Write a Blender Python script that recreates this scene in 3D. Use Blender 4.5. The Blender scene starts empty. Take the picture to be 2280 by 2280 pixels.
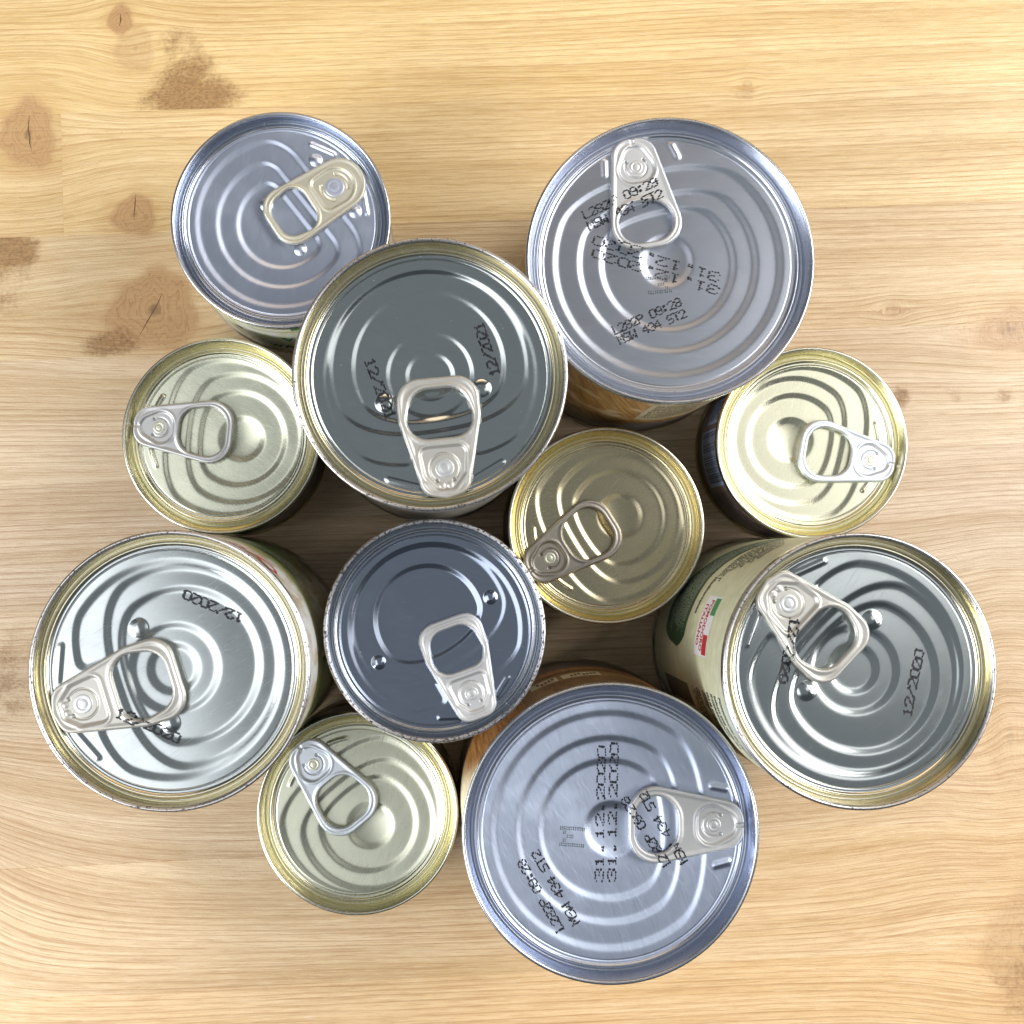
import bpy, math, random
import numpy as np
from mathutils import Matrix, Vector

MM = 0.001
scene = bpy.context.scene
COL = scene.collection
rng = np.random.default_rng(7)

# ------------------------------------------------------------------ camera
CAM_F, CAM_TX, CAM_TY, CAM_PX, CAM_PY = 2841.7525, -0.0577904973, 0.0254886071, 1040.2224, 1073.7646
CAM_H = 450.0
cam_data = bpy.data.cameras.new("camera")
cam = bpy.data.objects.new("camera", cam_data)
COL.objects.link(cam)
cx_, sx_, cy_, sy_ = math.cos(CAM_TX), math.sin(CAM_TX), math.cos(CAM_TY), math.sin(CAM_TY)
Rm = Matrix(((1, 0, 0), (0, cx_, -sx_), (0, sx_, cx_))) @ Matrix(((cy_, 0, sy_), (0, 1, 0), (-sy_, 0, cy_)))
cam.matrix_world = Matrix.Translation((0, 0, CAM_H * MM)) @ Rm.transposed().to_4x4()
cam_data.sensor_width = 36.0
cam_data.lens = CAM_F / 2280.0 * 36.0
cam_data.shift_x = (1140.0 - CAM_PX) / 2280.0
cam_data.shift_y = (CAM_PY - 1140.0) / 2280.0
cam_data.clip_start = 0.01
cam_data.clip_end = 20.0
scene.camera = cam


def pix(px, py, z=0.0):
    """where the sight line through a point of the 2280 px photograph meets the plane z (mm)"""
    d = Vector(((px - CAM_PX) / CAM_F, -(py - CAM_PY) / CAM_F, -1.0))
    d = Rm.transposed() @ d
    t = (CAM_H - z) / -d.z
    return d.x * t, d.y * t


# ------------------------------------------------------------------ room light, two softboxes, a warm lamp
world = bpy.data.worlds.new("World")
scene.world = world
world.use_nodes = True
bgn = world.node_tree.nodes["Background"]
bgn.inputs[0].default_value = (0.82, 0.92, 1.0, 1)
bgn.inputs[1].default_value = 0.075


def area(name, loc, target, sx, sy, power, color):
    L = bpy.data.lights.new(name, 'AREA')
    L.shape = 'RECTANGLE'
    L.size, L.size_y = sx, sy
    L.energy = power
    L.color = color
    o = bpy.data.objects.new(name, L)
    COL.objects.link(o)
    o.location = loc
    o.rotation_euler = (Vector(target) - Vector(loc)).to_track_quat('-Z', 'Y').to_euler()
    return o


area("softbox_right", (0.88, 0.20, 0.72), (0.55, 0.12, 0.0), 0.86, 0.47, 14.5, (1.0, 0.985, 0.96))
area("softbox_left", (-0.85, -0.44, 0.72), (-0.52, -0.27, 0.0), 0.70, 0.47, 14.5, (0.97, 0.985, 1.0))
area("added_fill_right", (0.50, 0.07, 0.925), (0.20, 0.04, 0.0), 0.25, 0.40, 0.42, (1.0, 0.985, 0.96))  # added dim area lamp, whitens the reflection in the right-hand gold lid
area("added_fill_far", (0.62, 0.36, 0.87), (0.30, 0.17, 0.0), 0.36, 0.40, 1.4, (1.0, 0.985, 0.96))  # added area lamp, brightens the large silver lid at the far right
area("added_fill_left", (-0.46, -0.18, 0.94), (-0.18, -0.09, 0.0), 0.62, 0.46, 1.8, (0.97, 0.985, 1.0))  # added dim area lamp, gives the left lids their white reflections
area("added_overhead_fill", (0.0, 0.05, 1.35), (0.0, 0.05, 0.0), 1.25, 1.25, 0.88, (0.90, 0.97, 1.0))  # added overhead glow for the flat lids to reflect as grey
area("warm_lamp", (0.0, 0.95, 0.75), (0.0, 0.0, 0.03), 1.1, 0.35, 2.4, (1.0, 0.74, 0.48))

scene.view_settings.view_transform = 'Standard'
scene.view_settings.look = 'None'
scene.view_settings.exposure = 0.0
scene.view_settings.gamma = 1.0
scene.view_settings.use_curve_mapping = False
scene.cycles.max_bounces = 8
scene.cycles.sample_clamp_indirect = 6.0


# ------------------------------------------------------------------ node helper
class NT:
    def __init__(self, name):
        m = bpy.data.materials.new(name)
        m.use_nodes = True
        self.m, self.t = m, m.node_tree
        self.b = self.t.nodes["Principled BSDF"]

    def n(self, typ, **kw):
        nd = self.t.nodes.new(typ)
        for k, v in kw.items():
            setattr(nd, k, v)
        return nd

    def put(self, sock, val):
        if isinstance(val, bpy.types.NodeSocket):
            self.t.links.new(val, sock)
        elif isinstance(val, (tuple, list)):
            v = list(val)
            if len(v) == 3 and sock.type == 'RGBA':
                v.append(1.0)
            sock.default_value = v
        else:
            sock.default_value = val

    def math(self, op, a, b=0.0, c=0.0, clamp=False):
        nd = self.n('ShaderNodeMath', operation=op, use_clamp=clamp)
        for i, x in enumerate((a, b, c)):
            self.put(nd.inputs[i], x)
        return nd.outputs[0]

    def mix(self, f, a, b, mode='MIX'):
        nd = self.n('ShaderNodeMix', data_type='RGBA', blend_type=mode)
        self.put(nd.inputs[0], f)
        self.put(nd.inputs[6], a)
        self.put(nd.inputs[7], b)
        return nd.outputs[2]

    def ramp(self, f, *stops):
        nd = self.n('ShaderNodeMapRange', interpolation_type='SMOOTHSTEP')
        self.put(nd.inputs[0], f)
        for i, s in enumerate(stops):
            nd.inputs[1 + i].default_value = s
        return nd.outputs[0]

    def noise(self, vec, scale=1.0, detail=2.0, rough=0.5, dist=0.0, out=0):
        nd = self.n('ShaderNodeTexNoise')
        self.put(nd.inputs['Vector'], vec)
        nd.inputs['Scale'].default_value = scale
        nd.inputs['Detail'].default_value = detail
        nd.inputs['Roughness'].default_value = rough
        nd.inputs['Distortion'].default_value = dist
        return nd.outputs[out]

    def mapping(self, vec, scale=(1, 1, 1), loc=(0, 0, 0), rot=(0, 0, 0)):
        nd = self.n('ShaderNodeMapping')
        self.put(nd.inputs[0], vec)
        nd.inputs['Location'].default_value = loc
        nd.inputs['Rotation'].default_value = rot
        nd.inputs['Scale'].default_value = scale
        return nd.outputs[0]

    def attr(self, name, out='Vector'):
        return self.n('ShaderNodeAttribute', attribute_name=name).outputs[out]

    def sep(self, vec):
        nd = self.n('ShaderNodeSeparateXYZ')
        self.put(nd.inputs[0], vec)
        return nd.outputs

    def comb(self, x, y, z):
        nd = self.n('ShaderNodeCombineXYZ')
        for i, v in enumerate((x, y, z)):
            self.put(nd.inputs[i], v)
        return nd.outputs[0]

    def objco(self):
        return self.n('ShaderNodeTexCoord').outputs['Object']

    def bump(self, h, strength, dist):
        nd = self.n('ShaderNodeBump')
        nd.inputs['Strength'].default_value = strength
        nd.inputs['Distance'].default_value = dist
        self.put(nd.inputs['Height'], h)
        self.put(self.b.inputs['Normal'], nd.outputs[0])

    def set(self, **kw):
        names = dict(color='Base Color', metal='Metallic', rough='Roughness', spec='Specular IOR Level',
                     coat='Coat Weight', coatr='Coat Roughness')
        for k, v in kw.items():
            self.put(self.b.inputs[names[k]], v)
        return self


def metal(name, color, rough, brush=0.0, ang=0.0, bump=0.15, worn=0.0, grime=0.12, metallic=1.0, aniso=0.0):
    """sheet metal with rolling streaks along one direction, faint smudges and scratches"""
    M = NT(name)
    o = M.objco()
    st = M.mapping(M.mapping(o, rot=(0, 0, -ang)), scale=(160, 4200, 160))
    streak = M.noise(st, 1.0, 3.0, 0.65)
    st2 = M.mapping(M.mapping(o, rot=(0, 0, -ang - 0.4)), scale=(110, 3600, 110))
    scr = M.ramp(M.noise(st2, 1.0, 2.0, 0.5), 0.62, 0.72, 0.0, 1.0)
    smudge = M.noise(o, 55.0, 3.0, 0.6)
    r = M.math('MULTIPLY_ADD', streak, brush, rough - brush * 0.5)
    r = M.math('ADD', r, M.math('MULTIPLY', M.ramp(smudge, 0.45, 0.75, 0.0, 1.0), grime * 0.5), clamp=True)
    r = M.math('ADD', r, M.math('MULTIPLY', scr, 0.06), clamp=True)
    c = M.mix(M.math('MULTIPLY', M.ramp(smudge, 0.4, 0.8, 0.0, 1.0), grime), color,
              tuple(x * 0.72 for x in color))
    c = M.mix(M.math('MULTIPLY', M.ramp(streak, 0.35, 0.75, 0.0, 1.0), 0.22), c, tuple(min(1, x * 1.15) for x in color))
    dust = M.ramp(M.noise(o, 1500.0, 2.0, 0.5), 0.76, 0.80, 0.0, 1.0)
    c = M.mix(M.math('MULTIPLY', dust, 0.5), c, (0.8, 0.8, 0.78))
    met = M.math('SUBTRACT', metallic, M.math('MULTIPLY', dust, 0.5), clamp=True)
    if worn > 0:
        w = M.ramp(M.noise(M.mapping(o, scale=(1100, 1100, 2600)), 1.0, 4.0, 0.7), 0.62 - 0.1 * worn, 0.66 - 0.1 * worn, 0.0, 1.0)
        c = M.mix(w, c, (0.10, 0.085, 0.075))
        r = M.math('ADD', r, M.math('MULTIPLY', w, 0.3), clamp=True)
    M.set(color=c, metal=met, rough=r)
    if aniso > 0:
        M.b.inputs['Anisotropic'].default_value = aniso
        vt = M.n('ShaderNodeVectorTransform', vector_type='VECTOR', convert_from='OBJECT', convert_to='WORLD')
        vt.inputs[0].default_value = (-math.sin(ang), math.cos(ang), 0.0)
        M.put(M.b.inputs['Tangent'], vt.outputs[0])
    h = M.math('ADD', streak, M.math('MULTIPLY', M.noise(o, 260.0, 2.0, 0.5), 0.6))
    M.bump(h, bump, 0.00004)
    return M.m


def plain(name, color, rough=0.5, metallic=0.0):
    M = NT(name)
    o = M.objco()
    nz = M.noise(o, 900.0, 3.0, 0.6)
    c = M.mix(M.math('MULTIPLY', nz, 0.35), color, tuple(x * 0.75 for x in color))
    M.set(color=c, rough=rough, metal=metallic)
    return M.m


# ------------------------------------------------------------------ mesh helpers
def add_obj(name, me, parent=None, mats=()):
    o = bpy.data.objects.new(name, me)
    COL.objects.link(o)
    if parent is not None:
        o.parent = parent
    for m in mats:
        me.materials.append(m)
    return o


def mesh_np(name, V, F, smooth=True, mat_idx=None):
    """V (n,3) in metres, F (m,4) or (m,3) int array, or list of both arrays"""
    me = bpy.data.meshes.new(name)
    V = np.asarray(V, dtype=np.float32)
    Fs = F if isinstance(F, list) else [F]
    Fs = [np.asarray(f, dtype=np.int32) for f in Fs if len(f)]
    me.vertices.add(len(V))
    me.vertices.foreach_set("co", V.ravel())
    tot = sum(len(f) for f in Fs)
    loops = np.concatenate([f.ravel() for f in Fs])
    sizes = np.concatenate([np.full(len(f), f.shape[1], np.int32) for f in Fs])
    me.loops.add(len(loops))
    me.loops.foreach_set("vertex_index", loops)
    me.polygons.add(tot)
    starts = np.concatenate([[0], np.cumsum(sizes)[:-1]]).astype(np.int32)
    me.polygons.foreach_set("loop_start", starts)
    me.polygons.foreach_set("use_smooth", np.full(tot, bool(smooth)))
    if mat_idx is not None:
        me.polygons.foreach_set("material_index", np.asarray(mat_idx, np.int32))
    me.update(calc_edges=True)
    me.validate()
    return me


def vattr(me, name, data):
    a = me.attributes.new(name, 'FLOAT_VECTOR', 'POINT')
    a.data.foreach_set("vector", np.asarray(data, np.float32).ravel())


def lathe(name, prof, n=200, smooth=True):
    """prof list of (r,z) in mm, bottom/outside order so faces point outwards"""
    prof = np.array(prof, float)
    th = np.linspace(0, 2 * np.pi, n, endpoint=False)
    m = len(prof)
    V = np.stack([prof[:, 0][:, None] * np.cos(th), prof[:, 0][:, None] * np.sin(th),
                  np.repeat(prof[:, 1][:, None], n, 1)], -1).reshape(-1, 3) * MM
    i, j = np.meshgrid(np.arange(m - 1), np.arange(n), indexing='ij')
    j2 = (j + 1) % n
    F = np.stack([i * n + j, i * n + j2, (i + 1) * n + j2, (i + 1) * n + j], -1).reshape(-1, 4)
    return mesh_np(name, V, F, smooth)


def sstep(x, a, b):
    t = np.clip((x - a) / (b - a), 0, 1)
    return t * t * (3 - 2 * t)


def smax(a, b, k):
    h = np.clip(0.5 - 0.5 * (b - a) / k, 0, 1)
    return b * (1 - h) + a * h + k * h * (1 - h)


def rmax(a, b, r):
    """intersection of two distances with a corner rounded to radius r"""
    u = np.maximum(a + r, 0)
    v = np.maximum(b + r, 0)
    return np.minimum(np.maximum(a, b), -r) + np.hypot(u, v)


def hull_poly(circles, n=28):
    """convex hull of circles (x,y,r), as a polygon"""
    pts = []
    for x, y, r in circles:
        t = np.linspace(0, 2 * np.pi, n, endpoint=False)
        pts += list(zip(x + r * np.cos(t), y + r * np.sin(t)))
    pts = sorted(set((round(a, 5), round(b, 5)) for a, b in pts))

    def half(ps):
        out = []
        for p in ps:
            while len(out) > 1 and (out[-1][0] - out[-2][0]) * (p[1] - out[-2][1]) - (out[-1][1] - out[-2][1]) * (p[0] - out[-2][0]) <= 0:
                out.pop()
            out.append(p)
        return out
    lo, up = half(pts), half(pts[::-1])
    return np.array(lo[:-1] + up[:-1])


def sdf_poly(P, x, y):
    """signed distance (negative inside) to a convex polygon given counter-clockwise"""
    best = np.full(x.shape, 1e9)
    inside = np.ones(x.shape, bool)
    Q = np.roll(P, -1, axis=0)
    for (ax, ay), (bx, by) in zip(P, Q):
        ex, ey = bx - ax, by - ay
        wx, wy = x - ax, y - ay
        t = np.clip((wx * ex + wy * ey) / (ex * ex + ey * ey + 1e-12), 0, 1)
        best = np.minimum(best, (wx - ex * t) ** 2 + (wy - ey * t) ** 2)
        inside &= (ex * wy - ey * wx) >= 0
    d = np.sqrt(best)
    return np.where(inside, -d, d)


# ------------------------------------------------------------------ the wooden table top
SLOPE = math.radians(2.5)
CS, SN = math.cos(SLOPE), math.sin(SLOPE)


def to_uv(x, y):
    return x * CS + y * SN, -x * SN + y * CS


def puv(px, py):
    return to_uv(*pix(px, py))


SEAM0 = puv(0, 258)[1]
BW = 44.0           # width of a stave (mm)
# knots: px, py, half sizes along/across the grain (mm), darkness, bow of the grain (mm)
KN = [(300, 480, 8, 7.5, 0.9, 5.0), (345, 690, 16, 14.5, 0.95, 9.0), (62, 300, 10, 13, 0.85, 7.0), (268, 45, 4.5, 6, 0.95, 4.0), (300, 110, 7, 9, 0.35, 5.0),
      (2252, 735, 12, 8, 0.7, 6.0), (1985, 690, 3.0, 2.6, 0.35, 3.0), (2250, 1640, 9, 24, 0.25, 13.0), (2290, 2110, 16, 20, 0.5, 10.0),
      (1665, 190, 2, 2.4, 0.35, 2.0)]
KN = [(*puv(k[0], k[1]), *k[2:]) for k in KN]
# stains: px, py, half sizes (mm), strength
ST = [(400, 120, 11, 12, 0.5), (425, 185, 14, 12, 0.9), (430, 222, 19, 9, 1.2), (22, 560, 12, 9, 1.0), (20, 620, 9, 16, 0.55), (245, 765, 12, 6, 0.85),
      (1660, 205, 7, 5, 0.4), (2005, 885, 4, 5, 0.8), (2085, 865, 9, 3, 0.35), (2130, 880, 3, 4, 0.45), (2235, 880, 4, 3, 0.45),
      (40, 1510, 14, 20, 0.55), (2262, 2172, 11, 7, 0.5), (2270, 2225, 9, 8, 0.55),
      (2000, 690, 3, 4, 0.4), (2262, 722, 10, 7, 0.5), (1690, 215, 3, 2, 0.3)]
ST = [(*puv(k[0], k[1]), *k[2:]) for k in ST]
BLX, _ = puv(0, 2000)
BLV = puv(0, 1900)[1]
BRX, BRV = puv(2240, 1640)


def wood_fields(u, v):
    g = v.copy()
    g += 0.7 * np.sin(u / 71.0 + v / 23.0) + 0.18 * np.sin(u / 23.0 + v / 11.0 + 1.7)
    kd = np.full(u.shape, 9.0)
    kb = np.zeros(u.shape)
    for (ku, kv, ru, rv, dk, bow) in KN:
        du, dv = u - ku, v - kv
        e = np.exp(-(du / (ru * 2.6)) ** 2 - (dv / (rv * 2.2)) ** 2)
        g -= np.tanh(dv / rv * 1.2) * bow * e
        d = np.hypot(du / ru, dv / rv) * (1 + 0.10 * np.sin(3 * np.arctan2(dv, du) + 1) + 0.05 * np.sin(7 * np.arctan2(dv, du)))
        kb = np.where(d < kd, dk, kb)
        kd = np.minimum(kd, d)
    # flat-sawn arcs at the lower left, lines climbing at the lower right
    w = np.exp(-((v - BLV) / 42.0) ** 2)
    g -= w * 26.0 * np.exp(-np.clip(u - BLX + 12, 0, None) / 34.0)
    w2 = np.exp(-((v - BRV - 6) / 46.0) ** 2)
    g -= w2 * 11.0 * np.exp(-np.clip(BRX - u, 0, None) / 38.0)
    stn = np.zeros(u.shape)
    for (su, sv, ru, rv, s) in ST:
        d = np.sqrt(((u - su) / ru) ** 2 + ((v - sv) / rv) ** 2)
        d = np.where(np.floor((SEAM0 - v) / BW) == np.floor((SEAM0 - sv) / BW), d, 9.0)      # a stain ends at its own stave
        stn = np.maximum(stn, s * (1 - sstep(d, 0.35, 1.35)))
    return g, kd, kb, stn


def wood_material():
    M = NT("pine_wood")
    gr = M.sep(M.attr("grain"))      # u, warped v (mm), board seed
    kn = M.sep(M.attr("knots"))      # knot distance, knot darkness, stain
    u, g, seed = gr[0], gr[1], gr[2]
    kd, kb, st = kn[0], kn[1], kn[2]
    tone = M.attr("tone")
    # growth rings: slowly varying spacing, soft on one side and sharp on the other
    wob = M.noise(M.comb(M.math('MULTIPLY', u, 0.004), M.math('MULTIPLY', g, 0.09), seed), 1.0, 2.0, 0.5)
    ph = M.math('ADD', M.math('MULTIPLY', g, 0.46), M.math('MULTIPLY', wob, 3.4))
    fr = M.math('FRACT', ph)
    late = M.math('POWER', fr, 5.0)
    late = M.math('MULTIPLY', late, M.ramp(fr, 0.95, 1.0, 1.0, 0.0))
    amt = M.noise(M.comb(M.math('MULTIPLY', u, 0.008), M.math('MULTIPLY', g, 0.05), M.math('ADD', seed, 7.3)), 1.0, 2.0, 0.5)
    late = M.math('MULTIPLY', late, M.ramp(amt, 0.30, 0.60, 0.15, 1.0))
    band = M.noise(M.comb(M.math('MULTIPLY', u, 0.004), M.math('MULTIPLY', g, 0.10), M.math('ADD', seed, 3.1)), 1.0, 3.0, 0.6)
    fib = M.noise(M.comb(M.math('MULTIPLY', u, 0.022), M.math('MULTIPLY', g, 1.15), seed), 1.0, 5.0, 0.72)
    fine = M.noise(M.comb(M.math('MULTIPLY', u, 0.085), M.math('MULTIPLY', g, 2.7), seed), 1.0, 4.0, 0.8)
    speck = M.noise(M.comb(M.math('MULTIPLY', u, 0.7), M.math('MULTIPLY', g, 1.7), seed), 1.0, 3.0, 0.75)
    base = M.mix(M.ramp(band, 0.25, 0.75, 0.0, 1.0), M.mix(1.0, (0.585, 0.42, 0.215), tone, 'MULTIPLY'),
                 M.mix(1.0, (0.76, 0.60, 0.37), tone, 'MULTIPLY'))
    dark = M.mix(1.0, (0.40, 0.225, 0.095), tone, 'MULTIPLY')
    c = M.mix(M.math('MULTIPLY', late, 0.85), base, dark)
    c = M.mix(M.math('MULTIPLY', M.ramp(fib, 0.48, 0.64, 0.0, 1.0), 0.36), c, dark)
    c = M.mix(M.math('MULTIPLY', M.ramp(fine, 0.50, 0.64, 0.0, 1.0), 0.50), c, dark)
    c = M.mix(M.math('MULTIPLY', M.ramp(fine, 0.46, 0.30, 0.0, 1.0), 0.45), c, (0.88, 0.77, 0.59))
    pore = M.math('MULTIPLY', M.ramp(speck, 0.60, 0.74, 0.0, 1.0),
                  M.ramp(M.noise(M.comb(M.math('MULTIPLY', u, 0.03), M.math('MULTIPLY', g, 0.07), M.math('ADD', seed, 11.0)), 1.0, 2.0, 0.5), 0.45, 0.62, 0.0, 1.0))
    c = M.mix(M.math('MULTIPLY', pore, 0.45), c, (0.42, 0.24, 0.10))
    # knots
    edge = M.noise(M.comb(M.math('MULTIPLY', u, 0.22), M.math('MULTIPLY', g, 0.22), seed), 1.0, 3.0, 0.55)
    kde = M.math('ADD', kd, M.math('MULTIPLY', M.math('SUBTRACT', edge, 0.5), 0.07))
    kmask = M.math('MULTIPLY', M.ramp(kde, 0.80, 1.14, 1.0, 0.0), kb)
    kring = M.math('FRACT', M.math('MULTIPLY', M.math('ADD', kde, M.math('MULTIPLY', edge, 0.9)), 5.0))
    kc = M.mix(M.math('MULTIPLY', M.math('POWER', kring, 4.0), 0.75), (0.44, 0.275, 0.14), (0.20, 0.095, 0.045))
    kc = M.mix(M.ramp(kde, 0.06, 0.22, 0.95, 0.0), kc, (0.07, 0.035, 0.02))
    c = M.mix(M.math('MULTIPLY', kmask, 0.92), c, kc)
    halo = M.math('MULTIPLY', M.ramp(kde, 1.0, 2.0, 0.28, 0.0), kb)
    c = M.mix(halo, c, (0.50, 0.28, 0.11))
    # rough brown patches
    sp = M.noise(M.comb(M.math('MULTIPLY', u, 0.7), M.math('MULTIPLY', g, 0.9), M.math('ADD', seed, 5.0)), 1.0, 4.0, 0.75)
    lowf = M.noise(M.comb(M.math('MULTIPLY', u, 0.11), M.math('MULTIPLY', g, 0.14), M.math('ADD', seed, 2.0)), 1.0, 3.0, 0.6)
    sm = M.math('ADD', st, M.math('MULTIPLY', M.math('SUBTRACT', sp, 0.5), 0.55))
    sm = M.math('ADD', sm, M.math('MULTIPLY', M.math('SUBTRACT', lowf, 0.5), 1.3))
    smk = M.math('MULTIPLY', M.ramp(sm, 0.15, 0.95, 0.0, 1.0), M.ramp(st, 0.02, 0.35, 0.0, 1.0))
    sc = M.mix(M.ramp(sp, 0.35, 0.7, 0.0, 1.0), (0.36, 0.20, 0.075), (0.17, 0.085, 0.032))
    c = M.mix(M.math('MULTIPLY', smk, 0.85), c, sc)
    rough = M.math('MULTIPLY_ADD', fine, 0.22, 0.22)
    rough = M.math('ADD', rough, M.math('MULTIPLY', smk, 0.08), clamp=True)
    M.set(color=c, rough=rough, spec=0.5)
    glint = M.noise(M.comb(M.math('MULTIPLY', u, 1.0), M.math('MULTIPLY', g, 1.5), seed), 1.0, 2.0, 0.6)
    h = M.math('ADD', M.math('MULTIPLY', fib, 0.9), M.math('MULTIPLY', fine, 0.8))
    h = M.math('SUBTRACT', h, M.math('MULTIPLY', late, 0.5))
    h = M.math('ADD', h, M.math('MULTIPLY', glint, 0.7))
    h = M.math('ADD', h, M.math('MULTIPLY', M.math('MULTIPLY', sp, smk), 1.2))
    M.bump(h, 0.55, 0.00024)
    return M.m


WOOD = wood_material()


def stave(u0, u1, v0, v1, seed, tone, parent):
    lu = max(2, int((u1 - u0) / 2.2))
    us = np.concatenate([[u0, u0 + 0.25], np.linspace(u0 + 0.6, u1 - 0.6, lu), [u1 - 0.25, u1]])
    vs = np.concatenate([[v0, v0 + 0.2], np.linspace(v0 + 0.6, v1 - 0.6, 22), [v1 - 0.2, v1]])
    U, Vv = np.meshgrid(us, vs, indexing='ij')
    n1, n2 = U.shape
    Z = np.zeros_like(U)
    Z[0, :] = Z[-1, :] = -0.01
    Z[:, 0] = Z[:, -1] = -0.05
    X, Y = U * CS - Vv * SN, U * SN + Vv * CS
    top = np.stack([X, Y, Z], -1).reshape(-1, 3)
    g, kd, kb, stn = wood_fields(U.ravel(), Vv.ravel())
    # underside corners
    cu = np.array([u0, u1, u1, u0])
    cv = np.array([v0, v0, v1, v1])
    bot = np.stack([cu * CS - cv * SN, cu * SN + cv * CS, np.full(4, -18.0)], -1)
    V = np.concatenate([top, bot]) * MM
    i, j = np.meshgrid(np.arange(n1 - 1), np.arange(n2 - 1), indexing='ij')
    F = np.stack([i * n2 + j, (i + 1) * n2 + j, (i + 1) * n2 + j + 1, i * n2 + j + 1], -1).reshape(-1, 4)
    N = n1 * n2
    c00, c10, c11, c01 = 0, (n1 - 1) * n2, N - 1, n2 - 1
    side = [[c00, N, N + 1, c10], [c10, N + 1, N + 2, c11], [c11, N + 2, N + 3, c01], [c01, N + 3, N, c00], [N, N + 3, N + 2, N + 1]]
    me = mesh_np("board", V, [F, np.array(side)], smooth=False)
    pad = lambda a, z: np.concatenate([a, np.full(4, z)])
    vattr(me, "grain", np.stack([pad(U.ravel(), u0) + seed * 37.0, pad(g, v0) + seed * 11.3, np.full(N + 4, seed * 4.7)], -1))
    vattr(me, "knots", np.stack([pad(kd, 9.0), pad(kb, 0), pad(stn, 0)], -1))
    vattr(me, "tone", np.tile(tone, (N + 4, 1)))
    return add_obj("board", me, parent, (WOOD,))


slab = lathe("table_top", [(1, -24), (420, -24), (420, -18.3), (1, -18.3)], 4)
slab.transform(Matrix.Rotation(math.radians(45), 4, 'Z'))
table = add_obj("table_top", slab, None, (plain("board_underside", (0.45, 0.30, 0.16)),))
table["kind"] = "structure"
TONES = [(1.04, 1.01, 0.85), (1.04, 1.01, 0.85), (1.02, 1.0, 0.90), (0.98, 0.98, 1.00), (0.95, 0.97, 1.10), (0.95, 0.97, 1.15),
         (0.97, 0.98, 1.10), (1.0, 0.97, 1.02), (1.01, 0.96, 0.95), (1.03, 0.94, 0.86), (1.03, 0.94, 0.84)]
JOINTS = {1: [puv(139, 400)[0]], 5: [puv(95, 1500)[0]], 0: [-230], 2: [240], 4: [-250], 6: [225], 8: [-235]}
for row in range(-3, 11):
    v1 = SEAM0 - (row - 1) * BW
    js = [-330.0] + sorted(JOINTS.get(row, [])) + [330.0]
    for q in range(len(js) - 1):
        t = np.array(TONES[(row + 1) % len(TONES)]) * (1 + 0.025 * math.sin(row * 5.1 + q * 2.3))
        stave(js[q], js[q + 1] - 0.02, v1 - BW, v1 - 0.02, (row + 2) + 0.37 * q if q else (row + 2), t, table)

CRACK = plain("crack_shadow", (0.12, 0.065, 0.035), 0.7)
for pts in ([(361, 650), (355, 668), (349, 680), (343, 690), (336, 702), (328, 716), (318, 734), (306, 756)], [(302, 432), (301, 450), (300, 466), (298, 484)],
            [(66, 257), (64, 272), (63, 290), (67, 305), (66, 318), (71, 336)], [(268, 30), (269, 44), (266, 58)]):
    n_ = len(pts)
    L_, R2_ = [], []
    for q, (px, py) in enumerate(pts):
        x, y = pix(px, py)
        w_ = (0.08 + 0.28 * math.sin(math.pi * (q + 0.3) / n_) * (0.5 + 0.9 * rng.random())) * (1.0 if 0 < q < n_ - 1 else 0.25)
        L_.append((x - w_ * 0.6, y, 0.03))
        R2_.append((x + w_ * 0.6, y, 0.03))
    me = mesh_np("knot_crack", np.array(L_ + R2_) * MM, np.array([[i, i + 1, n_ + i + 1, n_ + i] for i in range(n_ - 1)]), False)
    add_obj("knot_crack", me, table, (CRACK,))

# ------------------------------------------------------------------ lids
# families in the tab frame: a runs from the lid centre towards the rivet, b across it; lengths in lid radii


def rot_ab(x, y, t):
    c, s = math.cos(math.radians(t)), math.sin(math.radians(t))
    return x * c + y * s, -x * s + y * c


def dring(a, b, ca, r, chord, rc):
    """distance to a circle cut off by a chord, with rounded corners"""
    return rmax(np.hypot(a - ca, b) - r, a - chord, rc)


def bead(a, b, a0, b0, a1, b1, w):
    ea, eb = a1 - a0, b1 - b0
    t = np.clip(((a - a0) * ea + (b - b0) * eb) / (ea * ea + eb * eb), 0, 1)
    d = np.hypot(a - a0 - ea * t, b - b0 - eb * t)
    return 1 - sstep(d, 0.0, w)


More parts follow.
